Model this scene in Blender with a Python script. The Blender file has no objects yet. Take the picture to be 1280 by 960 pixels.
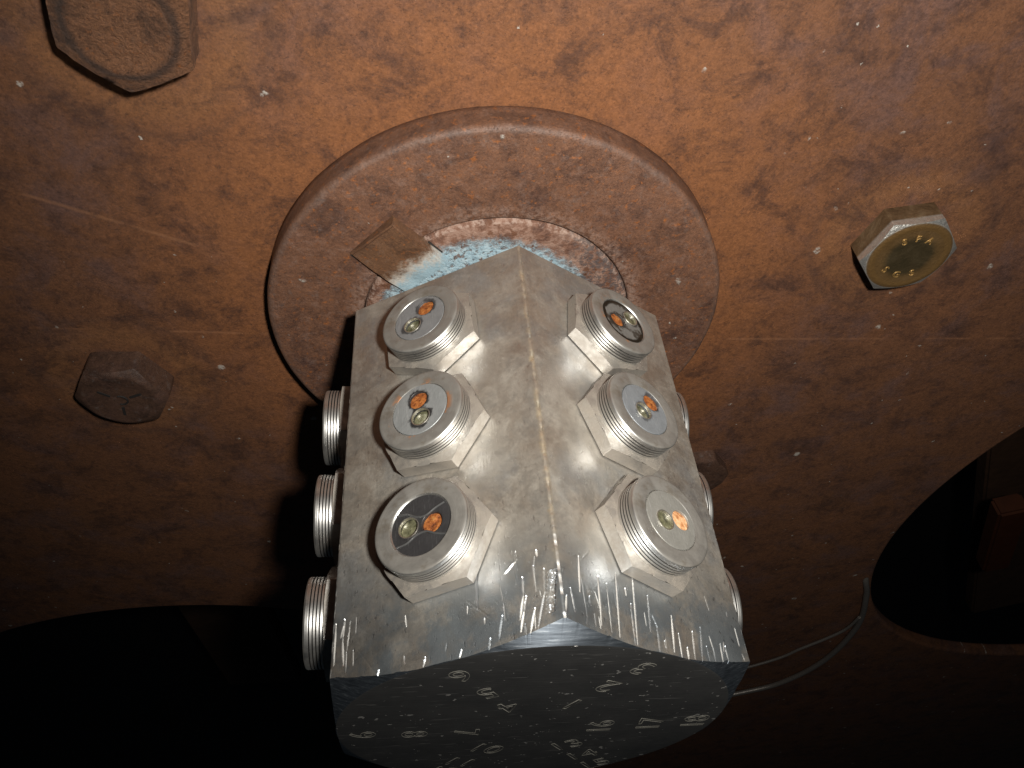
import bpy, bmesh, math, random
import numpy as np
from mathutils import Matrix, Vector, noise
random.seed(5); rng = np.random.default_rng(5)
SC = bpy.context.scene; COL = SC.collection
R = math.radians
# One unit is 30 mm.  Shapes are authored in a hub frame: x right, y up, z out of the
# wheel along the hub axis; W turns that frame so the hub axis is level.
SC.unit_settings.scale_length = 0.03
W = Matrix.Rotation(R(90), 4, 'X')

# ------------------------------------------------------------ camera, world, flash, exposure
CAM = Vector((-0.63048, 4.25380, 4.20982))
AX = ((0.99234404, 0.09704924, 0.07638548), (0.00481448, -0.64841222, 0.76127420), (0.12341036, -0.75507816, -0.64391525))
m = Matrix.Identity(4)
for i in range(3):
    m[i][0] = AX[0][i]; m[i][1] = -AX[1][i]; m[i][2] = -AX[2][i]; m[i][3] = CAM[i]
cd = bpy.data.cameras.new('camera'); cam = bpy.data.objects.new('camera', cd); COL.objects.link(cam)
cam.matrix_world = W @ m
cd.sensor_width = 36; cd.lens = 995.52 / 1280 * 36; cd.clip_start = 0.01; cd.clip_end = 500
SC.camera = cam
wd = bpy.data.worlds.new('World'); SC.world = wd; wd.use_nodes = True
wd.node_tree.nodes['Background'].inputs[0].default_value = (0.62, 0.82, 1.0, 1)
wd.node_tree.nodes['Background'].inputs[1].default_value = 0.008
ld = bpy.data.lights.new('camera_flash', 'SPOT'); flash = bpy.data.objects.new('camera_flash', ld); COL.objects.link(flash)
ld.energy = 2800; ld.color = (1.0, 0.96, 0.89); ld.shadow_soft_size = 0.17
ld.spot_size = R(106); ld.spot_blend = 1.0
m2 = m.copy()
for i in range(3): m2[i][3] = (0.13, 5.09, 4.49)[i]
AIM = Vector((0.85, 1.5, 0.0))
fz = (Vector((0.13, 5.09, 4.49)) - AIM).normalized(); fx = Vector((1, 0, 0)).cross(fz).cross(fz).normalized() * -1
fy = fz.cross(fx)
for i in range(3): m2[i][0] = fx[i]; m2[i][1] = fy[i]; m2[i][2] = fz[i]
flash.matrix_world = W @ m2
SC.view_settings.view_transform = 'Standard'; SC.view_settings.look = 'None'
SC.view_settings.exposure = 0; SC.view_settings.gamma = 1; SC.view_settings.use_curve_mapping = False
SC.render.engine = 'CYCLES'
cy = SC.cycles
cy.use_denoising = True; cy.caustics_reflective = True; cy.blur_glossy = 0.2
cy.sample_clamp_indirect = 12; cy.max_bounces = 8; cy.glossy_bounces = 5

# ------------------------------------------------------------ node helpers
class NT:
    def __init__(s, name):
        s.mat = bpy.data.materials.new(name); s.mat.use_nodes = True
        s.t = s.mat.node_tree; s.t.nodes.clear()
        s.out = s.t.nodes.new('ShaderNodeOutputMaterial')
        s.co = s.t.nodes.new('ShaderNodeTexCoord').outputs['Object']
    def n(s, typ, **kw):
        nd = s.t.nodes.new('ShaderNode' + typ)
        for k, v in kw.items(): setattr(nd, k, v)
        return nd
    def put(s, sock, v):
        if hasattr(v, 'is_output'): s.t.links.new(v, sock)
        else:
            if isinstance(v, (tuple, list)) and len(v) == 3 and sock.type == 'RGBA': v = (*v, 1)
            sock.default_value = v
    def noise(s, scale, detail=4, rough=.55, dist=0, co=None, off=0, stretch=None, out='Fac'):
        nd = s.n('TexNoise'); co = co or s.co
        if off or stretch:
            mp = s.n('Mapping'); s.put(mp.inputs['Vector'], co); mp.inputs['Location'].default_value = (off, off * .7, off * 1.3)
            if stretch:
                mp.inputs['Scale'].default_value = stretch[:3]
                if len(stretch) > 3: mp.inputs['Rotation'].default_value = (0, 0, stretch[3])
            co = mp.outputs[0]
        s.put(nd.inputs['Vector'], co)
        for k, v in (('Scale', scale), ('Detail', detail), ('Roughness', rough), ('Distortion', dist)): nd.inputs[k].default_value = v
        return nd.outputs[out]
    def vor(s, scale, out='Distance', feature='F1', co=None, rnd=1):
        nd = s.n('TexVoronoi', feature=feature, voronoi_dimensions='2D'); s.put(nd.inputs['Vector'], co or s.co); nd.inputs['Scale'].default_value = scale
        nd.inputs['Randomness'].default_value = rnd
        return nd.outputs[out]
    def math(s, op, a, b=0.0, c=None, clamp=False):
        nd = s.n('Math', operation=op); nd.use_clamp = clamp
        s.put(nd.inputs[0], a); s.put(nd.inputs[1], b)
        if c is not None: s.put(nd.inputs[2], c)
        return nd.outputs[0]
    def step(s, v, a, b, lo=0.0, hi=1.0):
        nd = s.n('MapRange', interpolation_type='SMOOTHSTEP'); s.put(nd.inputs[0], v)
        for i, q in enumerate((a, b, lo, hi)): s.put(nd.inputs[i + 1], q)
        return nd.outputs[0]
    def ramp(s, v, stops):
        nd = s.n('ValToRGB'); s.put(nd.inputs[0], v); e = nd.color_ramp.elements
        while len(e) < len(stops): e.new(.5)
        for q, (p, c) in zip(e, stops): q.position = p; q.color = (*c, 1)
        return nd.outputs[0]
    def mix(s, f, a, b, mode='MIX'):
        nd = s.n('MixRGB', blend_type=mode); s.put(nd.inputs[0], f); s.put(nd.inputs[1], a); s.put(nd.inputs[2], b)
        return nd.outputs[0]
    def dist(s, p, scale=(1, 1, 1)):
        nd = s.n('VectorMath', operation='DISTANCE'); mp = s.n('Mapping'); s.put(mp.inputs[0], s.co); mp.inputs['Scale'].default_value = scale
        s.put(nd.inputs[0], mp.outputs[0]); nd.inputs[1].default_value = [a * b for a, b in zip(p, scale)]
        return nd.outputs['Value']
    def sep(s, i):
        nd = s.n('SeparateXYZ'); s.put(nd.inputs[0], s.co); return nd.outputs[i]
    def bump(s, h, dist, strength=1.0, nrm=None):
        nd = s.n('Bump'); s.put(nd.inputs['Height'], h); nd.inputs['Distance'].default_value = dist; nd.inputs['Strength'].default_value = strength
        if nrm is not None: s.put(nd.inputs['Normal'], nrm)
        return nd.outputs[0]
    def bsdf(s, color, rough=.5, metal=0.0, nrm=None, spec=.5, **kw):
        nd = s.n('BsdfPrincipled'); s.put(nd.inputs['Base Color'], color); s.put(nd.inputs['Roughness'], rough); s.put(nd.inputs['Metallic'], metal)
        s.put(nd.inputs['Specular IOR Level'], spec)
        if nrm is not None: s.put(nd.inputs['Normal'], nrm)
        for k, v in kw.items(): s.put(nd.inputs[k.replace('_', ' ')], v)
        return nd.outputs[0]
    def mixs(s, f, a, b):
        nd = s.n('MixShader'); s.put(nd.inputs[0], f); s.t.links.new(a, nd.inputs[1]); s.t.links.new(b, nd.inputs[2]); return nd.outputs[0]
    def done(s, sh): s.t.links.new(sh, s.out.inputs['Surface']); return s.mat

# ------------------------------------------------------------ materials
def rust(name, dark, mid, light, purple=0.0, specks=True, halo=None, rings=(), seed=0, rough=.62, spec=.35, bump=.005, sc=1.0, worn=0.0, fade=None, spots=0.0, dust=0.0):
    t = NT(name)
    big = t.noise(.9 * sc, 9, .68, .5, off=seed); mid_n = t.noise(3.4 * sc, 9, .7, .3, off=seed + 3)
    fine = t.noise(17 * sc, 7, .72, off=seed + 7); grain = t.noise(70 * sc, 5, .7, off=seed + 1)
    f = t.math('ADD', t.math('MULTIPLY', big, .45), t.math('MULTIPLY', mid_n, .35))
    f = t.math('ADD', f, t.math('MULTIPLY', fine, .2))
    c = t.ramp(f, [(.36, dark), (.48, mid), (.55, mid), (.66, light)])
    c = t.mix(t.step(t.noise(1.9 * sc, 8, .72, .4, off=seed + 11), .46, .68, 0, purple), c, (.098, .056, .049))
    if halo:                                     # brighter, fresher rust crept out from under the hub disc
        hd = t.math('ADD', t.dist((0, 0, 0), (1, 1, 0)), t.math('MULTIPLY', t.math('SUBTRACT', mid_n, .5), 1.3))
        c = t.mix(t.step(hd, halo, halo + 1.4, .7, 0), c, (.222, .087, .032))
    for (x, y, r) in rings:                      # rust ring where a bolt washer has rubbed
        rd = t.math('ADD', t.dist((x, y, 0), (1, 1, 0)), t.math('MULTIPLY', t.math('SUBTRACT', mid_n, .5), .3))
        c = t.mix(t.step(t.math('ABSOLUTE', t.math('SUBTRACT', rd, r)), .02, .2, .45, 0), c, (.2, .09, .036))
        c = t.mix(t.step(t.math('ABSOLUTE', t.math('SUBTRACT', rd, r + .2)), .0, .06, .3, 0), c, (.07, .04, .028))
    # sooty clouds with ragged edges, then fine pits
    bl = t.step(t.noise(2.7 * sc, 10, .78, .4, off=seed + 21), .46, .66, 0, .72)
    c = t.mix(bl, c, tuple(q * .62 for q in dark))
    bl2 = t.step(t.noise(11 * sc, 8, .78, .3, off=seed + 25), .48, .72, 0, .42)
    c = t.mix(bl2, c, tuple(q * .7 for q in dark))
    pit = t.step(t.noise(46 * sc, 5, .7, off=seed + 5), .56, .7)
    c = t.mix(t.math('MULTIPLY', pit, .4), c, (.035, .022, .019))
    if spots: c = t.mix(t.step(t.noise(13 * sc, 6, .7, off=seed + 31), .56, .68, 0, spots), c, (.27, .09, .022))
    if dust:
        c = t.mix(t.step(t.noise(6 * sc, 9, .76, off=seed + 41), .5, .68, 0, dust), c, (.29, .21, .18))
        c = t.mix(t.step(t.math('ABSOLUTE', t.math('SUBTRACT', t.dist((0, 0, 0), (1, 1, 0)), 1.65)), .0, .035, .3, 0), c, (.13, .095, .08))
        c = t.mix(t.math('MULTIPLY', t.step(t.dist((0, 0, 0), (1, 1, 0)), 1.0, 1.16, .4, 0), t.step(fine, .4, .6)), c, (.38, .27, .22))
    c = t.mix(1.0, c, t.ramp(grain, [(.3, (.76, .76, .77)), (.7, (1.24, 1.23, 1.22))]), 'MULTIPLY')
    c = t.mix(1.0, c, t.ramp(t.noise(31 * sc, 7, .78, off=seed + 51), [(.34, (.74, .73, .74)), (.5, (1, 1, 1)), (.68, (1.22, 1.2, 1.16))]), 'MULTIPLY')
    h = t.math('ADD', t.math('MULTIPLY', fine, 1.0), t.math('ADD', t.math('MULTIPLY', grain, .22), t.math('MULTIPLY', pit, -.25)))
    rr = t.math('ADD', rough - .12, t.math('MULTIPLY', fine, .28))
    met = 0.0
    if worn:
        wn = t.step(t.noise(9 * sc, 5, .7, off=seed + 9), .56, .72, 0, worn); c = t.mix(wn, c, (.25, .215, .2)); met = t.math('MULTIPLY', wn, .5)
    if specks:                                   # dried droppings of pale paint and lime
        wob = t.n('MixRGB', blend_type='ADD'); wob.inputs[0].default_value = .09
        t.put(wob.inputs[1], t.co); t.put(wob.inputs[2], t.noise(11, 4, .7, out='Color'))
        for s_, thr, size in ((1.5, .62, .055), (3.4, .92, .065), (8, .95, .09)):
            cell = t.n('SeparateColor'); t.put(cell.inputs[0], t.vor(s_, 'Color', co=wob.outputs[0]))
            rad = t.math('MULTIPLY', cell.outputs[1], size)
            k = t.step(t.math('SUBTRACT', t.vor(s_, co=wob.outputs[0]), rad), -.02, .004, 1, 0)
            k = t.math('MULTIPLY', k, t.math('GREATER_THAN', cell.outputs[0], thr))
            k = t.math('MULTIPLY', k, t.step(t.noise(30, 4, .7, off=2), .4, .56, .1, .85))
            c = t.mix(k, c, (.38, .35, .31)); h = t.math('ADD', h, t.math('MULTIPLY', k, .5))
    if fade: c = fade(t, c)
    return t.done(t.bsdf(c, rr, met, t.bump(h, bump), spec))

PLATE_BOLTS = [(2.98, .727, .48), (-2.94, -.93, .5), (-2.167, 2.11, .55)]
def scribe(t, c):
    # faint scribed line across the wheel at hub height
    y = t.math('ADD', t.sep(1), t.math('MULTIPLY', t.math('ABSOLUTE', t.sep(0)), -.02))
    k = t.step(t.math('ABSOLUTE', t.math('ADD', y, .42)), .0, .02, .35, 0)
    k = t.math('MULTIPLY', k, t.step(t.noise(3, 3), .42, .56))
    c = t.mix(k, c, (.3, .14, .07))
    d = t.math('ADD', t.sep(1), t.math('MULTIPLY', t.sep(0), .395))
    k = t.math('MULTIPLY', t.step(t.math('ABSOLUTE', t.math('ADD', d, .352)), 0, .025, .4, 0), t.step(t.sep(0), -1.6, -1.2, 1, 0))
    return t.mix(t.math('MULTIPLY', k, t.step(t.noise(3.5, 3, off=4), .35, .6)), c, (.3, .14, .07))
M_PLATE = rust('rusty_wheel_steel', (.064, .033, .026), (.13, .057, .028), (.195, .08, .034), .7, True, 1.67, PLATE_BOLTS, 0, fade=scribe)
M_DISC = rust('rusty_disc_steel', (.07, .036, .027), (.145, .07, .041), (.215, .097, .05), .15, True, None, (), 13, .5, .42, .007, 1.7, .2, spots=.8, dust=.2)
M_OLDBOLT = rust('corroded_bolt_steel', (.08, .042, .027), (.22, .1, .048), (.33, .145, .058), .1, False, None, (), 23, .6, .5, .055, 1.8, .15, spots=.8,
                 fade=lambda t, c: t.mix(t.step(t.math('ABSOLUTE', t.math('SUBTRACT', t.dist((0, 0, 0), (1, 1, 0)), .275)), .0, t.math('MULTIPLY', t.noise(7, 5, .7), .09), .8, 0), c, (.045, .028, .022)))
M_DARKBOLT = rust('dark_bolt_steel', (.04, .024, .019), (.078, .042, .028), (.105, .055, .033), .4, False, None, (), 33, .42, .5, .004, 1.5, .25)
M_KEY = rust('key_steel', (.07, .036, .022), (.14, .07, .036), (.2, .105, .056), .1, False, None, (), 43, .6, .4, .006, 2.2, .2, spots=.7,
             fade=lambda t, c: t.mix(t.step(t.math('ADD', t.dist((0, 0, 0), (1, 1, 0)), t.math('MULTIPLY', t.noise(15, 9, .8), .42)), 1.06, 1.2, 1, 0), c,
                                     t.ramp(t.math('ADD', t.dist((0, 0, 0), (1, 1, 0)), t.math('MULTIPLY', t.math('SUBTRACT', t.noise(20, 8, .78, off=3), .5), .36)), [(.8, (.3, .42, .48)), (.87, (.5, .48, .44)), (.98, (.36, .27, .2))])))
M_BACK = rust('dark_back_steel', (.02, .012, .008), (.035, .018, .01), (.05, .025, .012), .2, False, None, (), 51)

def shaft_mat():
    t = NT('rusty_shaft_with_blue_paint')
    n1 = t.noise(7, 6, .7, .4); n2 = t.noise(26, 5, .65); n3 = t.noise(80, 4, .6)
    c = t.ramp(n1, [(.35, (.09, .045, .031)), (.5, (.17, .085, .055)), (.66, (.25, .145, .105))])
    pale = t.step(t.math('ADD', n1, t.math('MULTIPLY', n2, .5)), .68, .86)
    rim = t.step(t.dist((0, 0, 0), (1, 1, 0)), .86, .95)
    c = t.mix(t.math('MULTIPLY', pale, .45), c, (.34, .23, .18))
    c = t.mix(t.math('MULTIPLY', t.step(t.dist((0, 0, 0), (1, 1, 0)), .945, .96), t.step(n2, .46, .58, 0, .5)), c, (.4, .3, .25))
    # light blue paint left round the foot of the block, flaking towards the rim; thickest at the top left
    r = t.math('ADD', t.dist((-.07, .0, 0), (1, 1, 0)), t.math('MULTIPLY', t.math('SUBTRACT', t.noise(18, 8, .78), .5), .3))
    blue = t.step(r, .75, .86, 1, 0)
    blue = t.math('MULTIPLY', blue, t.step(n2, .36, .44, .35, 1))
    bc = t.ramp(t.noise(24, 7, .75, off=2), [(.3, (.18, .26, .31)), (.5, (.3, .42, .48)), (.7, (.45, .53, .56))])
    bc = t.mix(t.step(t.noise(70, 3, .6), .56, .66, 0, .6), bc, (.12, .16, .2))
    c = t.mix(blue, c, bc)
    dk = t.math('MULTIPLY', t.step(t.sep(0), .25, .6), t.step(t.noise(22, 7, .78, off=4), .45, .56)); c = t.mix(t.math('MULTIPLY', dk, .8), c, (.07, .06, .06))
    spot = t.step(t.noise(11, 3, .6, off=9), .6, .66); c = t.mix(t.math('MULTIPLY', spot, .8), c, (.12, .05, .025))
    h = t.math('ADD', t.math('ADD', n2, t.math('MULTIPLY', n3, .4)), t.math('MULTIPLY', blue, .5))
    return t.done(t.bsdf(c, .65, 0, t.bump(h, .012), .35))
M_SHAFT = shaft_mat()

def block_mat():
    t = NT('worn_aluminium_sides')
    at = t.n('Attribute', attribute_name='bare').outputs['Fac']
    n1 = t.noise(1.7, 5, .6, .5); n2 = t.noise(6.5, 6, .68, .4); n3 = t.noise(30, 5, .65); n4 = t.noise(120, 3, .6)
    br = t.noise(1, 4, .6, stretch=(70, 70, 3)); br2 = t.noise(1, 3, .6, stretch=(22, 90, 26, .6))
    f = t.math('ADD', t.math('MULTIPLY', n1, .5), t.math('MULTIPLY', n2, .5))
    z = t.sep(2)
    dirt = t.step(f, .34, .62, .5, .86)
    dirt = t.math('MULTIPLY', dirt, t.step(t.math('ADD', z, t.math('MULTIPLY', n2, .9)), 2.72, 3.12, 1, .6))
    dirt = t.math('SUBTRACT', dirt, t.step(br2, .62, .7, 0, .25), clamp=True)
    
    dc = t.ramp(n2, [(.3, (.2, .18, .153)), (.5, (.252, .232, .203)), (.7, (.3, .282, .252))])
    dc = t.mix(t.step(t.noise(3.1, 4, .6, off=6), .46, .66, 0, .6), dc, (.18, .145, .113))
    dc = t.mix(t.step(t.noise(2.4, 4, .65, off=16), .5, .68, 0, .55), dc, (.16, .175, .19))
    dc = t.mix(1.0, dc, t.ramp(t.noise(55, 7, .75, off=3), [(.3, (.8, .8, .8)), (.7, (1.2, 1.2, 1.2))]), 'MULTIPLY')
    dc = t.mix(t.step(t.noise(1, 4, .6, stretch=(40, 40, 5), off=2), .6, .72, 0, .35), dc, (.12, .11, .1))
    # yellow-brown residue along the arris between the two upper faces
    ar = t.step(t.math('ABSOLUTE', t.math('ADD', t.sep(0), t.math('MULTIPLY', t.math('SUBTRACT', n2, .5), .05))), .004, .022, 1, 0)
    ar = t.math('MULTIPLY', ar, t.step(t.sep(1), .9, 1.0)); ar = t.math('MULTIPLY', ar, t.step(z, 2.3, 2.6, 1, .25))
    dc = t.mix(t.math('MULTIPLY', ar, t.step(n2, .38, .62, .1, .75)), dc, t.ramp(n3, [(.35, (.3, .2, .1)), (.6, (.42, .36, .24))]))
    h = t.math('ADD', t.math('MULTIPLY', br, .45), t.math('ADD', t.math('MULTIPLY', n3, .35), t.math('MULTIPLY', n4, .2)))
    h = t.math('ADD', h, t.math('MULTIPLY', t.step(br2, .6, .72), -.5))
    nr = t.bump(h, .0013)
    mc = t.mix(n3, (.58, .59, .6), (.74, .73, .71)); mc = t.mix(t.step(z, 2.3, 2.8, 0, .7), mc, (.46, .53, .62))  # bluish tint towards the front paints in a reflection
    metal = t.bsdf(mc, t.math('ADD', .26, t.math('MULTIPLY', n1, .16)), 1.0, nr)
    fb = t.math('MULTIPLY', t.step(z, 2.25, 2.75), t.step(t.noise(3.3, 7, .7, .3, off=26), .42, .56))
    dc = t.mix(t.math('MULTIPLY', fb, .8), dc, (.11, .135, .155))  # dark bluish patches stand in for the dark wheel hole mirrored there
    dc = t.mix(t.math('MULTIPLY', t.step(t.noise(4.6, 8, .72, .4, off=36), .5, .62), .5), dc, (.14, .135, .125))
    dc = t.mix(1.0, dc, (1.4, 1.39, 1.36), 'MULTIPLY')
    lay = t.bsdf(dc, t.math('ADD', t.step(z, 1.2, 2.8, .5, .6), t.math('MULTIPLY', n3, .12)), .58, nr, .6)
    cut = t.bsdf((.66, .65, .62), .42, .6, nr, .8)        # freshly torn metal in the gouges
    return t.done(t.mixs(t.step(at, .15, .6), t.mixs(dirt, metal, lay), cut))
M_BLOCK = block_mat()

def front_mat():
    t = NT('dark_polished_end_face')
    n2 = t.noise(5, 5, .65); n3 = t.noise(40, 4, .6)
    sx = t.noise(1, 3, .6, stretch=(3, 110, 3, .03)); sy = t.noise(1, 2, .5, stretch=(6, 60, 6, .5))
    sc = t.math('MAXIMUM', t.step(sx, .66, .72), t.step(sy, .68, .72))
    nick = t.step(t.noise(24, 2, .5, off=5), .68, .73)
    c = t.mix(n2, (.04, .04, .041), (.075, .074, .072)); c = t.mix(t.math('MULTIPLY', t.math('MAXIMUM', t.math('MULTIPLY', sc, .35), nick), .6), c, (.45, .44, .42))
    h = t.math('ADD', t.math('MULTIPLY', sx, .4), t.math('MULTIPLY', nick, -1))
    return t.done(t.bsdf(c, t.math('ADD', .3, t.math('MULTIPLY', n2, .2)), .55, t.bump(h, .003)))
M_FRONT = front_mat()
def chamfer_mat():
    t = NT('scraped_chamfer_metal')
    sx = t.noise(1, 4, .7, stretch=(5, 60, 60)); n = t.noise(12, 4, .6)
    c = t.ramp(sx, [(.35, (.1, .115, .135)), (.58, (.2, .23, .265)), (.75, (.6, .63, .66))])  # blue tint painted in for the room the chamfer would reflect
    return t.done(t.bsdf(c, .5, .9, t.bump(t.math('ADD', sx, t.math('MULTIPLY', n, .3)), .002), Anisotropic=.85, Anisotropic_Rotation=.25, Tangent=t.n('Tangent', direction_type='RADIAL', axis='Z').outputs[0]))
M_CHAM = chamfer_mat()

def nickel_mat(name, tint=(.66, .65, .62), dirt=.5, rough=.27, dcol=(.22, .195, .165)):
    t = NT(name)
    n1 = t.noise(9, 5, .65, .3); n2 = t.noise(38, 4, .6); 
    d = t.dist((0, 0, 0), (1, 1, 0)); turn = t.noise(1, 3, .6)
    cx = t.n('CombineXYZ'); t.put(cx.inputs[0], t.math('MULTIPLY', d, 160)); t.put(cx.inputs[2], t.math('MULTIPLY', t.sep(2), 110))
    turn = t.noise(1, 3, .6, co=cx.outputs[0])
    nr = t.bump(t.math('ADD', t.math('MULTIPLY', turn, .5), t.math('MULTIPLY', n2, .25)), .0028)
    metal = t.bsdf(t.mix(n2, tint, tuple(min(1, q * 1.15) for q in tint)), t.math('ADD', rough, t.math('MULTIPLY', n1, .2)), 1.0, nr)
    nz = t.n('NewGeometry').outputs['Normal']
    lay = t.bsdf(t.mix(n1, tuple(q * .8 for q in dcol), tuple(q * 1.25 for q in dcol)), .45, .15, nr, .5)
    k = t.step(t.math('ADD', t.math('MULTIPLY', n1, .7), t.math('MULTIPLY', n2, .3)), .36, .6, dirt * .45, min(1, dirt * 1.3))
    return t.done(t.mixs(k, metal, lay))
M_NICK = nickel_mat('turned_nickel', dirt=.42)
M_NUT = nickel_mat('milled_nickel', (.54, .525, .5), .65, .44)
def rim_mat(name, stain):
    """collar metal; stain = amount of orange rust creeping over the end face."""
    t = NT(name)
    n1 = t.noise(9, 5, .65, .3); n2 = t.noise(38, 4, .6); d = t.dist((0, 0, 0), (1, 1, 0))
    cx = t.n('CombineXYZ'); t.put(cx.inputs[0], t.math('MULTIPLY', d, 160)); t.put(cx.inputs[2], t.math('MULTIPLY', t.sep(2), 110))
    turn = t.noise(1, 3, .6, co=cx.outputs[0])
    nr = t.bump(t.math('ADD', t.math('MULTIPLY', turn, .5), t.math('MULTIPLY', n2, .2)), .0024)
    metal = t.bsdf(t.mix(n2, (.64, .635, .61), (.74, .73, .71)), t.math('ADD', .3, t.math('MULTIPLY', n1, .2)), 1.0, nr)
    dc = t.mix(n1, (.125, .118, .107), (.21, .2, .183)); dc = t.mix(t.step(t.noise(5, 6, .7, off=9), .5, .64, 0, .6), dc, (.1, .082, .06))
    rs = t.math('MULTIPLY', t.step(t.noise(8, 4, .65, off=stain * 7), .54, .62), t.step(d, .165, .2, 1, 0)); rs = t.math('MULTIPLY', rs, stain)
    dc = t.mix(rs, dc, (.32, .12, .03))
    lay = t.bsdf(dc, t.math('ADD', .36, t.math('MULTIPLY', rs, .3)), .15, nr, .5)
    top = t.step(t.sep(2), .186, .192)
    k = t.step(n1, .32, .62, .0, .28); k = t.math('MAXIMUM', k, t.math('MULTIPLY', top, t.step(n1, .3, .6, .72, .95)))
    return t.done(t.mixs(k, metal, lay))
RIMS = [rim_mat('collar_clean', 0.0), rim_mat('collar_rust_spots', .75), rim_mat('collar_rust_stained', 1.0)]

def insert_mat(name, base, dark, blot, holes, met=.35, ring=0):
    """face of the insert: fine scratches, with a dark stain that follows the contact holes."""
    t = NT(name); n1 = t.noise(12, 5, .65); n2 = t.noise(60, 4, .6); ln = t.noise(1, 3, .6, stretch=(120, 9, 9, .4))
    c = t.mix(n1, tuple(q * .75 for q in base), tuple(q * 1.25 for q in base))
    c = t.mix(t.step(ln, .6, .7, 0, .3 if base[0] > .1 else .05), c, (.4, .4, .4))
    dd = None
    for (u, v) in holes:
        q = t.dist((u, v, 0), (1, 1, 0)); dd = q if dd is None else t.math('SMOOTH_MIN', dd, q, .03)
    dd = t.math('ADD', dd, t.math('MULTIPLY', t.math('SUBTRACT', n1, .5), .085))
    st = t.step(dd, dark - .008, dark + .008, blot, 0)
    c = t.mix(st, c, (.014, .013, .014))
    if ring:
        rd = t.math('ADD', t.dist((0, 0, 0), (1, 1, 0)), t.math('MULTIPLY', t.math('SUBTRACT', t.noise(16, 3, .6), .5), .05))
        c = t.mix(t.step(rd, .125, .14), c, (.016, .014, .01))
        c = t.mix(t.step(t.noise(11, 3, .6, off=8), .5, .6, 0, .8), c, (.03, .022, .014))
    return t.done(t.bsdf(c, t.math('ADD', .34, t.math('MULTIPLY', n1, .25)), met, t.bump(t.math('ADD', n2, t.math('MULTIPLY', ln, .5)), .002), .5))
def contact_rust():
    t = NT('orange_rust_contact'); n = t.noise(32, 5, .65)
    c = t.ramp(n, [(.32, (.06, .018, .007)), (.46, (.21, .06, .013)), (.6, (.34, .12, .028)), (.72, (.28, .19, .07))])
    return t.done(t.bsdf(c, .6, 0, t.bump(n, .012), .4))
def contact_pale():
    t = NT('pale_copper_contact'); n = t.noise(36, 4, .65)
    c = t.ramp(n, [(.35, (.36, .14, .05)), (.5, (.62, .33, .16)), (.68, (.75, .5, .3))])
    return t.done(t.bsdf(c, .5, .2, t.bump(n, .006), .4))
def contact_olive():
    t = NT('olive_glass_contact'); n = t.noise(24, 5, .65)
    c = t.ramp(n, [(.35, (.04, .04, .022)), (.55, (.125, .122, .072)), (.7, (.25, .25, .185))])
    return t.done(t.bsdf(c, .3, .0, t.bump(n, .008), .5, Coat_Weight=.25))
M_ORANGE, M_PALE, M_OLIVE = contact_rust(), contact_pale(), contact_olive()
M_RING = nickel_mat('thin_bright_ring', (.72, .7, .62), .25, .25)

def zinc_mat():
    t = NT('yellow_zinc_bolt'); n1 = t.noise(6, 5, .65, .4); n2 = t.noise(40, 5, .65)
    z = t.sep(2); d = t.dist((0, 0, 0), (1, 1, 0))
    c = t.ramp(n1, [(.35, (.08, .05, .026)), (.5, (.15, .095, .05)), (.66, (.22, .155, .09))])
    topc = t.ramp(t.math('ADD', t.step(d, .12, .24), t.math('MULTIPLY', t.math('SUBTRACT', n1, .5), .9)), [(.2, (.055, .045, .022)), (.6, (.15, .09, .033)), (.9, (.2, .115, .042))])
    top = t.step(z, .205, .211); c = t.mix(top, c, topc)
    # the zinc is rubbed off on the chamfer
    bare = t.math('MULTIPLY', t.step(d, .30, .315), t.step(z, .13, .16)); bare = t.math('MULTIPLY', bare, t.step(n2, .3, .5, .4, 1))
    c = t.mix(bare, c, (.8, .78, .73))
    return t.done(t.bsdf(c, t.math('ADD', .3, t.math('MULTIPLY', n2, .25)), t.math('ADD', .55, t.math('MULTIPLY', bare, .4)), t.bump(t.math('ADD', n2, n1), .006), .5))
M_ZINC = zinc_mat()
def plain(name, c, rough=.5, met=0.0, ns=12, var=.3, bump=.004):
    t = NT(name); n = t.noise(ns, 5, .65)
    cc = t.mix(n, tuple(q * (1 - var) for q in c), tuple(q * (1 + var) for q in c))
    return t.done(t.bsdf(cc, rough, met, t.bump(n, bump)))
M_ENGR = plain('engraved_pale_stroke', (.12, .116, .1), .55, .1)
M_STAMP = plain('stamped_zinc_letter', (.4, .24, .08), .35, .5)
M_GROOVE = plain('stamped_groove', (.012, .009, .008), .8)
M_SEAM = plain('grey_filling_seam', (.05, .05, .05), .35)
M_GRIME_SHADE = plain('grime_shade_black', (.02, .018, .016), .7)  # near-black for grooves and gaps: grime with shade painted in
M_CABLE = plain('steel_cable', (.17, .155, .14), .35, .5, 30)
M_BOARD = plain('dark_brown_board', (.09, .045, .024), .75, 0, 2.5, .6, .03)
M_ORPAINT = plain('orange_painted_bar', (.08, .022, .007), .6, 0, 4, .4)
M_BACKDROP = plain('backdrop_black', (.012, .009, .008), .9, 0, .6, .4)  # for the added sheet behind the wheel

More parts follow.
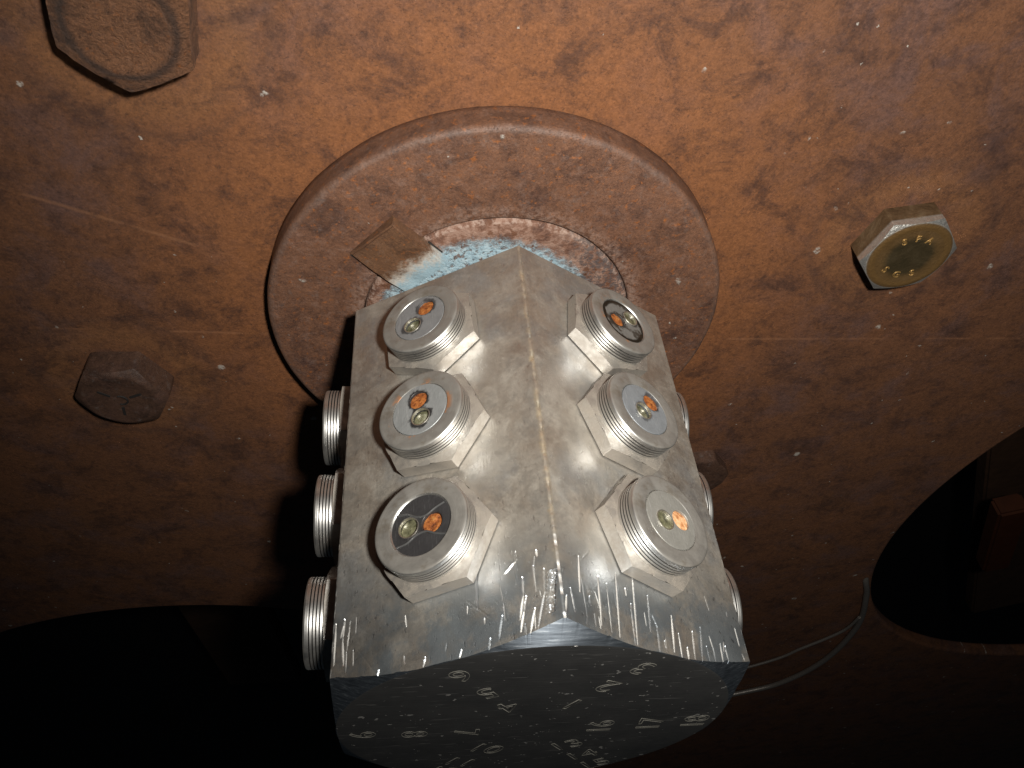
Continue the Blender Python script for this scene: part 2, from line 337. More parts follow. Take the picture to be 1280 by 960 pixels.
# ------------------------------------------------------------ mesh helpers
def link(name, me, mat=None, parent=None, mw=None, angle=32):
    if mat is not None:
        for q in (mat if isinstance(mat, list) else [mat]): me.materials.append(q)
    if angle is not None:
        me.polygons.foreach_set('use_smooth', [True] * len(me.polygons)); me.set_sharp_from_angle(angle=R(angle))
    o = bpy.data.objects.new(name, me); COL.objects.link(o)
    if parent: o.parent = parent
    if mw is not None: o.matrix_world = mw
    return o
def tag(o, label=None, cat=None, group=None, kind=None):
    for k, v in (('label', label), ('category', cat), ('group', group), ('kind', kind)):
        if v: o[k] = v
    return o
def empty(name, mw):
    o = bpy.data.objects.new(name, None); COL.objects.link(o); o.matrix_world = mw; o.empty_display_size = .1
    return o
def rings_mesh(name, rings, cap0=False, cap1=True, mats=None):
    """loft through equal-length closed rings of points; optional centre fans."""
    N = len(rings[0]); v = [tuple(p) for r in rings for p in r]; f = []
    for k in range(len(rings) - 1):
        a, b = k * N, (k + 1) * N
        for i in range(N):
            j = (i + 1) % N; f.append((a + i, a + j, b + j, b + i))
    nq = len(f)
    for on, base, flip in ((cap0, 0, True), (cap1, (len(rings) - 1) * N, False)):
        if on:
            c = np.mean(np.array(v[base:base + N]), 0); v.append(tuple(c)); ci = len(v) - 1
            for i in range(N):
                j = (i + 1) % N; f.append((base + j, base + i, ci) if flip else (base + i, base + j, ci))
    me = bpy.data.meshes.new(name); me.from_pydata(v, [], f)
    if mats: me.polygons.foreach_set('material_index', [mats(i // N) if i < nq else mats(len(rings) - 1) for i in range(len(f))])
    me.update(); return me
def circle_ring(r, z, N): return [(r * math.cos(2 * math.pi * i / N), r * math.sin(2 * math.pi * i / N), z) for i in range(N)]
def lathe(name, prof, N=96, cap0=False, cap1=False, wob=None):
    rs = [circle_ring(r, z, N) for r, z in prof]
    if wob:
        rs = [[Vector(p) * 1.0 + Vector(p).normalized() * wob(Vector(p)) for p in r] for r in rs]
    return rings_mesh(name, rs, cap0, cap1)
def hex_pts(A, rc, ns, nc, rot=0.0):
    """hexagon of apothem A with corner radius rc; corners at rot + k*60 deg."""
    out = []; Rc = (A - rc) / math.cos(R(30))
    def arc(k):
        a = R(rot + 60 * k); cx, cy = Rc * math.cos(a), Rc * math.sin(a)
        return [(cx + rc * math.cos(a + R(-30 + 60 * q / nc)), cy + rc * math.sin(a + R(-30 + 60 * q / nc))) for q in range(nc + 1)]
    for k in range(6):
        A0 = arc(k); A1 = arc(k + 1); out += A0
        p, q = A0[-1], A1[0]
        for i in range(1, ns): out.append((p[0] + (q[0] - p[0]) * i / ns, p[1] + (q[1] - p[1]) * i / ns))
    return out
def hex_head(name, Rv, h, rot, rch, slope, rc=.012, ns=10, nz=1, inner=(.96, .5), dish=0.0, wob=None, z0=0.0):
    """hexagonal head with a turned chamfer: the flat top is a circle of radius rch."""
    P = hex_pts(Rv * math.cos(R(30)), rc, ns, 3, rot); rs = []
    zt = [h - slope * max(0, math.hypot(*p) - rch) for p in P]
    for k in range(nz + 1): rs.append([(p[0], p[1], z0 + (zt[i] - z0) * k / nz) for i, p in enumerate(P)])
    U = [(p[0] / math.hypot(*p), p[1] / math.hypot(*p)) for p in P]
    e = .012 * Rv / .35
    rs.append([(u[0] * (rch + e), u[1] * (rch + e), h - e * slope * 1.05) for u in U]); rs.append([(u[0] * (rch - e), u[1] * (rch - e), h) for u in U])
    for q in inner: rs.append([(u[0] * rch * q, u[1] * rch * q, h - (dish if q < .9 else 0)) for u in U])
    if wob: rs = [[tuple(Vector(p) + wob(Vector(p))) for p in r] for r in rs]
    return rings_mesh(name, rs, False, True)
def curve_mesh(name, loops, ext, bevel=0.0, bres=1, z=0.0, res=12):
    """flat plate with holes: loops of (x, y); first is the outline."""
    cu = bpy.data.curves.new(name, 'CURVE'); cu.dimensions = '2D'; cu.fill_mode = 'BOTH'; cu.extrude = ext; cu.bevel_depth = bevel; cu.bevel_resolution = bres
    for lp in loops:
        s = cu.splines.new('POLY'); s.points.add(len(lp) - 1); s.use_cyclic_u = True
        for p, q in zip(s.points, lp): p.co = (q[0], q[1], 0, 1)
    o = bpy.data.objects.new(name, cu); COL.objects.link(o); bpy.context.view_layer.update()
    me = bpy.data.meshes.new_from_object(o.evaluated_get(bpy.context.evaluated_depsgraph_get()))
    bpy.data.objects.remove(o); bpy.data.curves.remove(cu)
    me.materials.clear(); me.transform(Matrix.Translation((0, 0, z))); me.name = name
    return me
def circ(cx, cy, r, n): return [(cx + r * math.cos(2 * math.pi * i / n), cy + r * math.sin(2 * math.pi * i / n)) for i in range(n)]
def text_mesh(name, body, size, mat4, outline=0.0, ext=0.0, sx=1.0):
    cu = bpy.data.curves.new(name, 'FONT'); cu.body = body; cu.size = size; cu.align_x = 'CENTER'; cu.align_y = 'CENTER'
    if outline: cu.fill_mode = 'NONE'; cu.bevel_depth = outline; cu.bevel_resolution = 0; cu.resolution_u = 4
    else: cu.extrude = ext; cu.resolution_u = 4
    o = bpy.data.objects.new(name, cu); COL.objects.link(o); bpy.context.view_layer.update()
    me = bpy.data.meshes.new_from_object(o.evaluated_get(bpy.context.evaluated_depsgraph_get()))
    bpy.data.objects.remove(o); bpy.data.curves.remove(cu)
    me.materials.clear(); me.transform(mat4 @ Matrix.Diagonal((sx, 1, 1, 1))); return me
def tube(name, pts, rad, nseg=10, samples=8):
    P = [Vector(p) for p in pts]; S = []
    for i in range(len(P) - 1):
        a, b, c, d = P[max(i - 1, 0)], P[i], P[i + 1], P[min(i + 2, len(P) - 1)]
        for q in range(samples):
            t = q / samples
            S.append(.5 * ((2 * b) + (c - a) * t + (2 * a - 5 * b + 4 * c - d) * t * t + (3 * b - a - 3 * c + d) * t ** 3))
    S.append(P[-1]); rs = []; up = Vector((0, 0, 1))
    for i, s in enumerate(S):
        tn = (S[min(i + 1, len(S) - 1)] - S[max(i - 1, 0)]).normalized(); u = tn.cross(up).normalized(); w = u.cross(tn)
        rs.append([tuple(s + rad * (u * math.cos(2 * math.pi * k / nseg) + w * math.sin(2 * math.pi * k / nseg))) for k in range(nseg)])
    return rings_mesh(name, rs, True, True)
def box_mesh(name, x, y, z, bev=.02):
    bm = bmesh.new(); bmesh.ops.create_cube(bm, size=1.0); bmesh.ops.scale(bm, vec=(x, y, z), verts=bm.verts)
    if bev: bmesh.ops.bevel(bm, geom=bm.edges[:], offset=bev, segments=2, affect='EDGES')
    me = bpy.data.meshes.new(name); bm.to_mesh(me); bm.free(); return me
def nz3(p, s, off=0): return noise.noise(Vector((p[0] * s + off, p[1] * s, p[2] * s)))

ZP = -.2507                      # face of the wheel plate; the disc's face is z = 0
# ------------------------------------------------------------ setting behind the wheel
backdrop = link('added_backdrop', box_mesh('added_backdrop', 260, 260, .4, 0), M_BACKDROP, None, W @ Matrix.Translation((6, -12, -13)), None)  # added dark sheet, hides the world colour behind the wheel holes
tag(backdrop, kind='structure')
for i, (x, y, w, l, a) in enumerate(((-6.4, -13, 2.4, 22, 4), (-3.2, -13.2, 2.6, 22, 3), (.1, -13, 2.3, 22, 5))):
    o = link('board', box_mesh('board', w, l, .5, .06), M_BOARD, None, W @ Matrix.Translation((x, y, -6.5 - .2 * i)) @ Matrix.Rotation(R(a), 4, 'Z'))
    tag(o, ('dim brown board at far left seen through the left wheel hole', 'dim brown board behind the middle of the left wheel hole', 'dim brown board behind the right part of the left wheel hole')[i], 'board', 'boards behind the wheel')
for i, (x, y, w, l, a) in enumerate(((13.5, -9.5, 2.4, 16, 28), (19, -9.0, 2.8, 16, 24))):
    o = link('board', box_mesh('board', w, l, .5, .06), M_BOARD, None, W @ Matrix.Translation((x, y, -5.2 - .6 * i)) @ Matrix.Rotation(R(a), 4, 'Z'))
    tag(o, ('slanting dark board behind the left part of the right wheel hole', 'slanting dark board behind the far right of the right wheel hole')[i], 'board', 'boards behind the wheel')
o = link('painted_bar', box_mesh('painted_bar', .55, 2.6, .4, .05), M_ORPAINT, None, W @ Matrix.Translation((11.2, -8.95, -3.1)) @ Matrix.Rotation(R(24), 4, 'Z'))
tag(o, 'orange painted bar glimpsed in the dark of the right wheel hole', 'bar')

# ------------------------------------------------------------ the wheel plate with its round holes
loops = [circ(0, 0, 26, 160)]
for a in (-19.5, -109.5, 70.5, 160.5):
    cx, cy = 10.2 * math.cos(R(a)), 10.2 * math.sin(R(a)); lp = circ(cx, cy, 4.5, 128)
    if a == -109.5:                                          # this one runs on outwards as a long slot
        d = Vector((math.cos(R(a)), math.sin(R(a))))
        lp = [(p[0] + 6 * d.x, p[1] + 6 * d.y) if (p[0] - cx) * d.x + (p[1] - cy) * d.y > 0 else p for p in lp]
    loops.append(lp)
plate = link('wheel_plate', curve_mesh('wheel_plate', loops, .05, .05, 3, ZP - .1), M_PLATE, None, W, 50)
tag(plate, 'brown rusted steel wheel plate with large round holes behind the metal block', 'wheel')

# ------------------------------------------------------------ hub disc, shaft end and key
def disc_wob(p): return .006 * nz3(p, 1.3) + .003 * nz3(p, 5, 3)
prof = [(1.60, ZP - .005), (1.62, ZP + .006), (1.662, ZP + .012), (1.676, ZP + .026)] + [(1.674, ZP + .026 + .05 * k) for k in range(1, 4)]
prof += [(1.674 - .045 + .045 * math.cos(R(a)), -.045 + .045 * math.sin(R(a))) for a in range(0, 91, 15)]
prof += [(1.6, .0), (1.56, .001), (1.4, .0), (1.2, -.001), (1.06, -.001), (1.008, -.001), (.996, -.008), (.991, -.03), (.991, -.14)]
disc = link('hub_disc', lathe('hub_disc', prof, 200, wob=disc_wob), M_DISC, None, W, 60)
tag(disc, 'thick round rusty disc with rounded rim between wheel and metal block', 'hub disc')
prof = [(.985, -.2), (.985, -.03), (.978, -.012), (.96, .0), (.85, .004), (.6, .004), (.3, .004)]
shaft = link('shaft_end', lathe('shaft_end', prof, 160, cap1=True, wob=lambda p: .004 * nz3(p, 6)), M_SHAFT, None, W, 60)
tag(shaft, 'rusty round shaft end daubed with light blue paint under the block', 'shaft')
# square key let into shaft and disc at the upper left
kb = bmesh.new(); bmesh.ops.create_cube(kb, size=1.0); bmesh.ops.scale(kb, vec=(.50, .43, .3), verts=kb.verts)
bmesh.ops.bevel(kb, geom=[e for e in kb.edges if (e.verts[0].co.z + e.verts[1].co.z) > .2], offset=.014, segments=2, affect='EDGES')
bmesh.ops.subdivide_edges(kb, edges=kb.edges[:], cuts=9, use_grid_fill=True)
KA = R(137.5)
for v in kb.verts:
    if v.co.z > .1: v.co.z += .045 * (v.co.y < 0) * abs(v.co.y) / .2 * 0 + .0 * nz3(v.co, 3, 2)
    v.co.z += .0 if v.co.z < 0 else (.035 + .03 * (-v.co.y) / .2 + .02 * nz3(v.co, 4, 2) + .012 * nz3(v.co, 11, 2))
me = bpy.data.meshes.new('square_key'); kb.to_mesh(me); kb.free()
me.transform(Matrix.Rotation(KA, 4, 'Z') @ Matrix.Translation((.985, 0, -.115)))
key = link('square_key', me, M_KEY, None, W, 40)
me = box_mesh('gap_shade_line', .47, .013, .02, 0); me.transform(Matrix.Rotation(KA, 4, 'Z') @ Matrix.Translation((.985, .222, -.004)))  # dark strip painting the shaded, dirty gap; no slot is cut
link('gap_shade_line', me, M_GRIME_SHADE, key, angle=None)
me = box_mesh('gap_shade_line', .13, .010, .02, 0); me.transform(Matrix.Rotation(KA, 4, 'Z') @ Matrix.Translation((.86, -.222, -.001)))  # shorter dark strip for the gap shade on the other side
link('gap_shade_line', me, M_GRIME_SHADE, key, angle=None)
tag(key, 'square rusty key set in the disc at the upper left of the block', 'key')

# ------------------------------------------------------------ the hexagonal connector block
Z0, Z1, RCH, CH = .4628, 2.9, 1.0, .42
GL = [[(-0.405, 2.609), (-0.401, 2.695), (-0.377, 2.797)], [(-0.416, 2.699), (-0.398, 2.767), (-0.376, 2.85)], [(-0.459, 2.57), (-0.462, 2.692)], [(-0.51, 2.596), (-0.502, 2.703), (-0.456, 2.852)], [(-0.451, 2.762), (-0.418, 2.867)], [(-0.297, 2.759), (-0.274, 2.86)], [(-0.397, 2.82), (-0.399, 2.877)], [(-0.482, 2.498), (-0.483, 2.526)], [(0.513, 2.573), (0.519, 2.669), (0.506, 2.793)], [(0.481, 2.589), (0.493, 2.733), (0.491, 2.825)], [(0.561, 2.581), (0.559, 2.781)], [(0.188, 2.822), (0.184, 2.859)], [(0.08, 2.854), (0.092, 2.894)], [(0.314, 2.858), (0.325, 2.887)], [(-0.096, 2.863), (-0.083, 2.899)], [(-0.386, 2.518), (-0.323, 2.571)], [(-0.186, 2.46), (-0.181, 2.693)], [(-0.382, 2.477), (-0.373, 2.631)], [(-0.234, 2.844), (-0.223, 2.9)]]
GR = [[(0.454, 2.621), (0.451, 2.805)], [(0.352, 2.597), (0.375, 2.834)], [(0.306, 2.626), (0.322, 2.859)], [(0.238, 2.555), (0.278, 2.869)], [(0.132, 2.546), (0.178, 2.884)], [(0.176, 2.694), (0.192, 2.883)], [(0.525, 2.693), (0.516, 2.801)], [(0.451, 2.522), (0.473, 2.7)], [(0.424, 2.709), (0.423, 2.753)], [(0.035, 2.781), (0.047, 2.897)], [(0.005, 2.835), (-0.0, 2.889)], [(-0.102, 2.782), (-0.092, 2.903)], [(-0.141, 2.843), (-0.135, 2.896)], [(-0.264, 2.724), (-0.225, 2.893)], [(-0.278, 2.812), (-0.277, 2.88)], [(-0.325, 2.804), (-0.317, 2.874)], [(-0.382, 2.782), (-0.373, 2.869)], [(-0.414, 2.788), (-0.414, 2.862)], [(-0.524, 2.675), (-0.524, 2.769)], [(0.056, 2.63), (0.082, 2.808)], [(-0.079, 2.701), (-0.049, 2.877)], [(-0.2, 2.756), (-0.179, 2.889)], [(0.194, 2.62), (0.193, 2.659)], [(0.554, 2.736), (0.57, 2.811)]]
def gouges(u, z, lines, seed):
    """depth field of the gouges on one face, and how bare the metal is there."""
    g = np.random.default_rng(seed); h = np.zeros_like(u); bare = np.zeros_like(u)
    items = [(ln, g.uniform(.0026, .0055), g.uniform(.004, .007)) for ln in lines]
    for _ in range(13):                                     # small random nicks, most near the front edge
        a = g.uniform(-.55, .55); b = 2.88 - abs(g.normal(0, .16)); L = g.uniform(.02, .09)
        items.append(([(a, b - L), (a + g.normal(0, .009), min(b, 2.89))], g.uniform(.003, .0045), g.uniform(.002, .004)))
    for _ in range(30):                                     # stray scratches at odd angles
        a = g.uniform(-.55, .55); b = g.uniform(.6, 2.8); L = g.uniform(.04, .22); t = g.uniform(0, 6.28)
        items.append(([(a, b), (a + L * math.cos(t), b + L * math.sin(t))], .0028, .0012))
    for ln, w, dp in items:
        for (p, q) in zip(ln[:-1], ln[1:]):
            p, q = np.array(p), np.array(q); dv = q - p; L2 = dv @ dv
            t = np.clip(((u - p[0]) * dv[0] + (z - p[1]) * dv[1]) / L2, 0, 1)
            d = np.hypot(u - p[0] - t * dv[0], (z - p[1] - t * dv[1]))
            ww = w * (.4 + .6 * np.sin(np.pi * np.clip(t, .05, .95)))
            e = np.exp(-(d / ww) ** 2); h = np.minimum(h, -dp * e) + .45 * dp * np.exp(-((d - 1.9 * ww) / (.8 * ww)) ** 2)
            bare = np.maximum(bare, np.exp(-(d / (1.15 * ww)) ** 2) * min(1, dp / .004) * g.uniform(.15, .95))
    return h, bare
def block_body():
    per = []                                                # (x, y, face angle or None, u)
    Rc = (1 - .016) / math.cos(R(30))
    for k in range(6):
        va = -30 + 60 * k; fa = 60 * k                      # corner, then the face after it
        for q in range(4):
            a = R(va - 30 + 60 * q / 4); per.append((Rc * math.cos(R(va)) + .016 * math.cos(a), Rc * math.sin(R(va)) + .016 * math.sin(a), a, None, 0))
        n = 400 if fa in (60, 120) else 16
        us = np.linspace(-.5774 + .0092, .5774 - .0092, n)
        for u in us: per.append((math.cos(R(fa)) - u * math.sin(R(fa)), math.sin(R(fa)) + u * math.cos(R(fa)), R(fa), fa, u))
    px = np.array([p[0] for p in per]); py = np.array([p[1] for p in per]); pa = np.array([p[2] for p in per])
    fa = np.array([-1 if p[3] is None else p[3] for p in per]); uu = np.array([p[4] for p in per])
    N = len(per); rr = np.hypot(px, py); zend = Z1 - CH * np.maximum(0, rr - RCH)
    zend = zend - .016 * np.clip(np.array([nz3((px[i] * 2, py[i] * 2, 0), 5) + .5 * nz3((px[i], py[i], 3), 31) for i in range(N)]) - .22, 0, 1)
    t = np.concatenate([np.linspace(0, .82, 120, endpoint=False), np.linspace(.82, 1, 100)])
    Zg = Z0 + t[:, None] * (zend[None, :] - Z0)
    D = np.zeros_like(Zg); B = np.zeros_like(Zg); U = np.broadcast_to(uu, Zg.shape)
    for ang, ln, sd in ((60, GR, 3), (120, GL, 4)):
        s = fa == ang; h, b = gouges(U[:, s], Zg[:, s], ln, sd); D[:, s] += h; B[:, s] = b
        if ang == 120:                                      # torn notch just left of the arris
            u, z = U[:, s], Zg[:, s]; k = np.clip(1 - np.abs((u + .533 - (z - 2.7) * .16) / .021) ** 4, 0, 1) * (z > 2.612) * (z < 2.80)
            rough = np.random.default_rng(8).normal(0, 1, u.shape); rough = (rough + np.roll(rough, 1, 0) + np.roll(rough, 1, 1) + np.roll(rough, 2, 0) + np.roll(rough, 2, 1)) / 2.2
            D[:, s] -= .02 * k * (1 + .07 * rough); B[:, s] = B[:, s] * (1 - k)
    # worn arris: small random flats
    co = fa == -1
    jag = np.array([[nz3((px[i], py[i], zz * 9), 3) for i in np.where(co)[0]] for zz in Zg[:, 0]])
    D[:, co] += -.007 * np.clip(jag, 0, 1) * 2; B[:, co] = np.clip(.3 + jag, 0, .6) * np.clip((Zg[:, co] - 2.15) / .3, 0, 1)
    X = px[None] + D * np.cos(pa)[None]; Y = py[None] + D * np.sin(pa)[None]
    rings = [np.stack([X, Y, Zg], -1).reshape(-1, 3)]
    bare = [B.ravel()]
    K = len(t)
    ux, uy = px / rr, py / rr
    for r, z in ((None, None), (RCH + .006, Z1 - .0025), (RCH - .006, Z1), (.8, Z1), (.4, Z1)):
        if r is None:
            q = rr + (RCH - rr) * .12; zz = Z1 - CH * np.maximum(0, q - RCH); rg = np.stack([ux * q, uy * q, zz], -1)
        else: rg = np.stack([ux * r, uy * r, np.full(N, z)], -1)
        rings.append(rg); bare.append(np.zeros(N)); K += 1
    V = np.concatenate(rings + [np.array([[0, 0, Z1]]), np.stack([ux * .7, uy * .7, np.full(N, Z0)], -1)])
    Bv = np.concatenate(bare + [np.zeros(1 + N)])
    i = np.arange(N); j = (i + 1) % N
    F = [np.stack([k * N + i, k * N + j, (k + 1) * N + j, (k + 1) * N + i], -1) for k in range(K - 1)]
    s0 = K * N + 1; F.append(np.stack([s0 + i, s0 + j, j, i], -1)); F = np.concatenate(F)
    me = bpy.data.meshes.new('connector_block')
    me.vertices.add(len(V)); me.vertices.foreach_set('co', V.ravel())
    nq, nt = len(F), N
    me.loops.add(nq * 4 + nt * 3); T = np.stack([(K - 1) * N + i, (K - 1) * N + j, np.full(N, K * N)], -1)
    me.loops.foreach_set('vertex_index', np.concatenate([F.ravel(), T.ravel()]).astype(np.int32))
    me.polygons.add(nq + nt); st = np.concatenate([np.arange(nq) * 4, nq * 4 + np.arange(nt) * 3]).astype(np.int32)
    me.polygons.foreach_set('loop_start', st)
    mi = np.zeros(nq + nt, np.int32); R0 = len(t) - 1
    mi[R0 * N:(R0 + 2) * N] = 2; mi[(R0 + 2) * N:(K - 1) * N] = 1; mi[nq:] = 1
    me.update(calc_edges=True); me.polygons.foreach_set('material_index', mi)
    me.attributes.new('bare', 'FLOAT', 'POINT').data.foreach_set('value', Bv.astype(np.float32))
    me.validate(); return me
block = link('connector_block', block_body(), [M_BLOCK, M_FRONT, M_CHAM], None, W, 30)
tag(block, 'scratched grey hexagonal metal block with engraved numbers on its dark end face', 'metal block')
link('stem', lathe('stem', [(.45, .0), (.45, .47)], 48), M_NUT, block)
NUM = {'3': (60, .837, None), '2': (60, .59, None), '1': (60, .325, None), '6': (120, .83, None), '5': (120, .56, None), '4': (120, .323, None),
       '9': (180, 0, (-.885, -.045)), '8': (180, 0, (-.622, -.073)), '7': (180, 0, (-.352, -.085)), '18': (0, 0, (.898, -.09)), '17': (0, 0, (.648, -.094)), '16': (0, 0, (.378, -.1)),
       '10': (240, .451, None), '11': (240, .717, None), '12': (240, .9, None), '13': (300, .461, None), '14': (300, .70, None), '15': (300, .92, None)}
for s, (a, r, xy) in NUM.items():
    x, y = xy or (r * math.cos(R(a)), r * math.sin(R(a)))
    mt = Matrix.Translation((x, y, Z1 - .0007)) @ Matrix.Rotation(R(a + 90), 4, 'Z')
    n = link('engraved_number', text_mesh('engraved_number', s, .19, mt, outline=.0026, sx=1.08), M_ENGR, block, angle=None)
    n['label'] = 'engraved number ' + s

# ------------------------------------------------------------ connectors screwed into the block
def collar_mesh():
    p = [(.2, -.002), (.2, .07), (.232, .086), (.2425, .089)]
    z = .093
    for k in range(4):                                     # four narrow cut grooves below a plain band
        p += [(.2444, z), (.2444, z + .0105), (.2435, z + .011), (.225, z + .0118), (.225, z + .0165), (.2435, z + .0172)]; z += .018
    p += [(.2444, z), (.2444, z + .018), (.2425, .1885), (.2385, .1925), (.233, .1943), (.225, .1945), (.2, .1943), (.1655, .1943), (.162, .193), (.159, .186), (.15, .178)]
    me = lathe('threaded_collar', p, 120)
    for f in me.polygons:                                  # near-black in the cut grooves: grime plus painted-in shade
        if .1 < f.center.z < .175 and math.hypot(f.center.x, f.center.y) < .2405: f.material_index = 1
    return me
COLLAR = collar_mesh()
NUTS = {}
def connector(face, zc, hexrot, look, label, group, simple=False):
    n = Vector((math.cos(R(face)), math.sin(R(face)), 0)); u = Vector((-n.y, n.x, 0))
    mm = Matrix(((u.x, 0, n.x, n.x), (u.y, 0, n.y, n.y), (0, 1, 0, zc), (0, 0, 0, 1)))
    t = tag(empty('connector', W @ mm), label, 'connector', group)
    nm = hex_head('hex_base', .315, .088, hexrot, .268, .22, .005, 8, 1, (.75,), z0=.007)
    link('hex_base', nm, M_NUT, t)
    cme = COLLAR.copy(); link('threaded_collar', cme, [RIMS[look.get('rim', 0)], M_GRIME_SHADE], t, angle=40)
    hs = look.get('holes', ((-.06, -.02), (.05, .02)))      # orange contact, olive contact
    rads = look.get('rads', (.055, .052))
    ins = curve_mesh('insert', [circ(0, 0, .155, 72)] + [circ(h[0], h[1], q, 32) for h, q in zip(hs, rads)], .018, .0015, 0, .1745 + look.get('dz', 0))
    im = insert_mat('insert_face', look.get('base', (.2, .2, .195)), look.get('dark', .05), look.get('blot', .7), hs, look.get('met', .35), look.get('ring', 0))
    io = link('insert', ins, im, t)
    if look.get('ilabel'): io['label'] = look['ilabel']
    zt = .194 + look.get('dz', 0)
    for q, (h, mt, dep) in enumerate(zip(hs, (look.get('om', M_ORANGE), M_OLIVE), look.get('deps', (.014, .022)))):
        rad = rads[q]
        prof = [(rad - .002, zt - .04), (rad - .003, zt - dep)] + [(rad * f, zt - dep + .010 * (1 - f * f) * (.5 if q else .3)) for f in (.85, .6, .3)]
        cm = lathe('contact', prof, 32, cap1=True, wob=(None if q else (lambda p: .003 * nz3(p, 40))))
        cm.transform(Matrix.Translation((h[0], h[1], 0)))
        c = link('contact', cm, mt, io, angle=60); c['label'] = 'olive glassy contact' if q else 'orange rusty contact'
        if q:
            rg = lathe('contact_ring', [(rad - .004, zt - .012), (rad - .003, zt + .003), (rad + .001, zt + .004), (rad + .003, zt - .002)], 32)
            rg.transform(Matrix.Translation((h[0], h[1], 0))); link('contact_ring', rg, M_RING, io, angle=60)
    if look.get('met') == .1:                               # raised wavy seams in the black filling
        for sg in (1, -1):
            sm = tube('filling_seam', [(-.125 + .05 * q, sg * (.062 + .022 * math.cos(q * 1.35)), zt + .001) for q in range(6)], .006, 8, 5)
            link('filling_seam', sm, M_SEAM, io, angle=60)
    return t
K1, K2, K3 = .969, 1.634, 2.310
G1, G2, G3 = 'connectors on the upper left face', 'connectors on the upper right face', 'connectors on the left face'
connector(120, K1, 45.6 - 12, dict(rim=0, holes=((-.038, -.063), (.045, .040)), base=(.2, .205, .21), dark=.064, blot=.75, dz=-.003),
          'connector with plain grey insert nearest the wheel on the block\'s upper left face', G1)
connector(120, K2, 51.5, dict(rim=1, holes=((.008, -.062), (-.006, .054)), base=(.24, .25, .25), dark=.066, blot=.93),
          'connector with orange spots on its rim, middle of the upper left face', G1)
connector(120, K3, 3, dict(rim=0, holes=((-.057, .004), (.066, -.004)), base=(.028, .027, .028), dark=.05, blot=.8, met=.1, dz=-.012, ilabel='black insert', deps=(.016, .018)),
          'connector with black insert nearest the numbered end, upper left face', G1)
connector(60, K1, 20.8, dict(rim=2, ring=1, holes=((.046, .008), (-.066, -.055)), base=(.2, .2, .19), dark=.062, blot=.75, dz=-.008, met=.5, deps=(.012, .010), rads=(.05, .05)),
          'connector with dark rust ringed insert nearest the wheel, upper right face', G2)
connector(60, K2, -6.5, dict(rim=0, holes=((-.063, -.07), (.016, .018)), base=(.2, .215, .23), dark=.06, blot=.7),
          'connector with bluish grey insert and bright orange contact, middle of upper right face', G2)
connector(60, K3, -10.5, dict(rim=0, holes=((-.070, -.016), (.043, .014)), base=(.23, .225, .205), dark=.03, blot=.0, om=M_PALE, deps=(.010, .012)),
          'connector with pale copper contact nearest the numbered end, upper right face', G2)
for zc, w in ((K1, 'nearest the wheel'), (K2, 'in the middle of its row'), (K3, 'nearest the numbered end')):
    connector(180, zc, 20, {}, 'threaded connector seen edge on past the block\'s left edge, ' + w, G3)
for zc, w in ((K1, 'nearest the wheel'), (K2, 'in the middle of its row'), (K3, 'nearest the numbered end')):
    connector(0, zc, 20, {}, 'sliver of connector peeping past the block\'s right edge, ' + w, 'connectors on the right face')

# ------------------------------------------------------------ bolts in the wheel
GB = 'hex bolts round the hub'
def bolt(x, y, label): return tag(empty('hex_bolt', W @ Matrix.Translation((x, y, ZP))), label, 'bolt', GB)
b = bolt(2.98, .727, 'shiny yellow zinc bolt with stamped letters, right of the block')
link('bolt_head', hex_head('bolt_head', .357, .213, 192, .288, .42, .008, 10, 3, (.93, .84, .5, .2), .004, z0=-.01), M_ZINC, b)
for s, xx, yy, rt in (('S', -.105, .135, 26), ('F', -.015, .168, 6), ('A', .08, .152, -18), ('S', -.13, -.125, -30), ('G', -.02, -.17, 0), ('S', .095, -.15, 22)):
    mt = Matrix.Translation((xx, yy, .2125)) @ Matrix.Rotation(R(rt), 4, 'Z')
    link('stamped_letter', text_mesh('stamped_letter', s, .08, mt, outline=.0028), M_STAMP, b, angle=None)
b = bolt(-2.94, -.93, 'dark brown bolt with three grade dashes on its head, lower left')
link('bolt_head', hex_head('bolt_head', .372, .235, 122.8, .29, .7, .05, 10, 5, (.93, .6, .2), .006, z0=-.01, wob=lambda p: Vector((nz3(p, 6), nz3(p, 6, 5), nz3(p, 6, 9))) * .006), M_DARKBOLT, b)
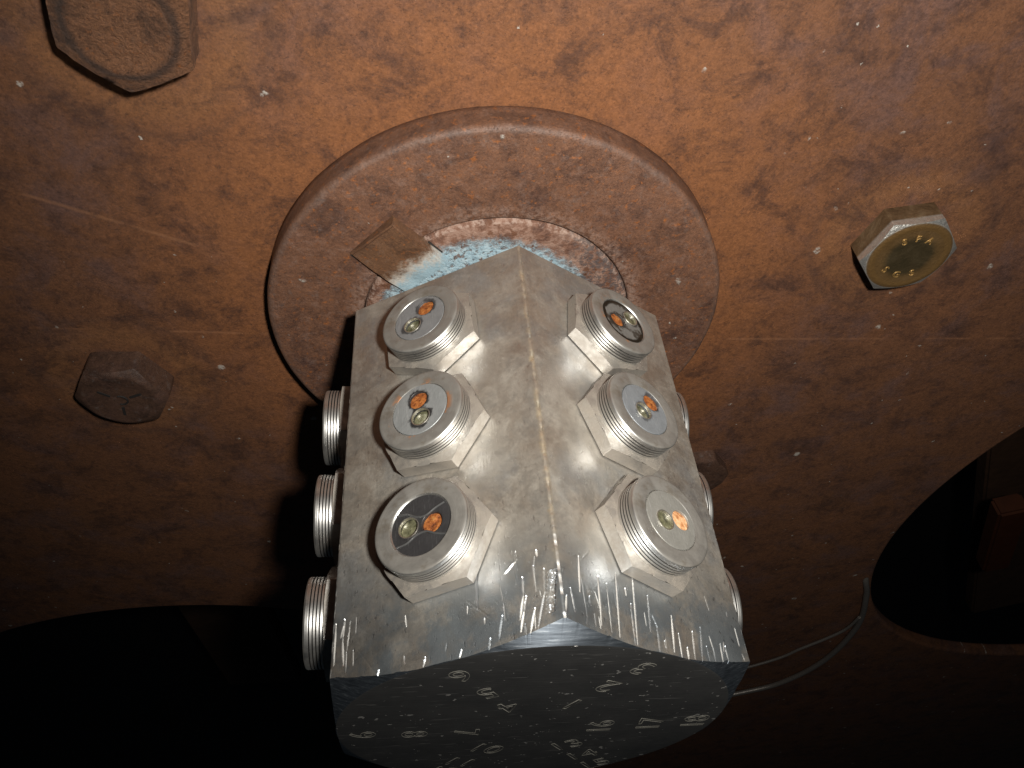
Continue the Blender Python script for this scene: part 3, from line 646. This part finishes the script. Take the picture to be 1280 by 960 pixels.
for a in (85, 205, 325):
    me = box_mesh('grade_dash', .10, .018, .012, 0); me.transform(Matrix.Rotation(R(a + 60), 4, 'Z') @ Matrix.Translation((.135, 0, .231)))
    link('grade_dash', me, M_GROOVE, b, angle=None)
link('maker_mark', tube('maker_mark', [(.05 * math.cos(R(q)), .05 * math.sin(R(q)), .231) for q in range(-110, 130, 20)], .008, 6, 2), M_GROOVE, b)
b = bolt(-2.122, 2.174, 'large corroded rusty bolt at the upper left corner of the photo')
def cor(p):
    k = .005
    return Vector((nz3(p, 5), nz3(p, 5, 5), nz3(p, 7, 9))) * k + Vector((nz3(p, 18), nz3(p, 18, 5), nz3(p, 18, 9))) * .006
link('bolt_head', hex_head('bolt_head', .388, .32, 202.6, .275, .45, .014, 18, 14, (.95, .9, .85, .7, .55, .4, .25, .12), .014, wob=cor, z0=.07), M_OLDBOLT, b, angle=60)
link('washer', lathe('washer', [(.31, -.01), (.31, .075), (.2, .08)], 48, wob=lambda p: .008 * nz3(p, 7)), M_OLDBOLT, b)
b = bolt(2.24, -2.28, 'small rusty bolt mostly hidden behind the block\'s right edge')
link('bolt_head', hex_head('bolt_head', .32, .14, 10, .28, .5, .03, 10, 2, (.9, .5), z0=-.01), M_DARKBOLT, b)

# ------------------------------------------------------------ cable and wire by the right hole
pts = [(1.2, -10.6), (3.3, -9.7), (4.94, -8.95), (5.52, -8.5), (5.86, -7.6), (5.83, -6.35), (5.52, -5.35), (5.32, -4.85)]
pz = [ZP + .045] * 6 + [ZP + .03, ZP - .06]
cb = link('steel_cable', tube('steel_cable', [(x, y, z) for (x, y), z in zip(pts, pz)] + [(5.5, -4.55, ZP - .5), (6.0, -4.3, ZP - 1.3)], .04, 14, 10), M_CABLE, None, W, 60)
tag(cb, 'curved steel cable lying on the dark wheel at the lower right', 'cable')
wr = link('thin_wire', tube('thin_wire', [(2.4, -9.3, ZP + .04), (4.74, -7.75, ZP + .04), (5.29, -7.1, ZP + .04), (5.66, -6.5, ZP + .05), (5.7, -6.0, ZP + .06)], .022, 8, 8), M_CABLE, None, W, 60)
tag(wr, 'thin wire beside the steel cable at the lower right', 'wire')
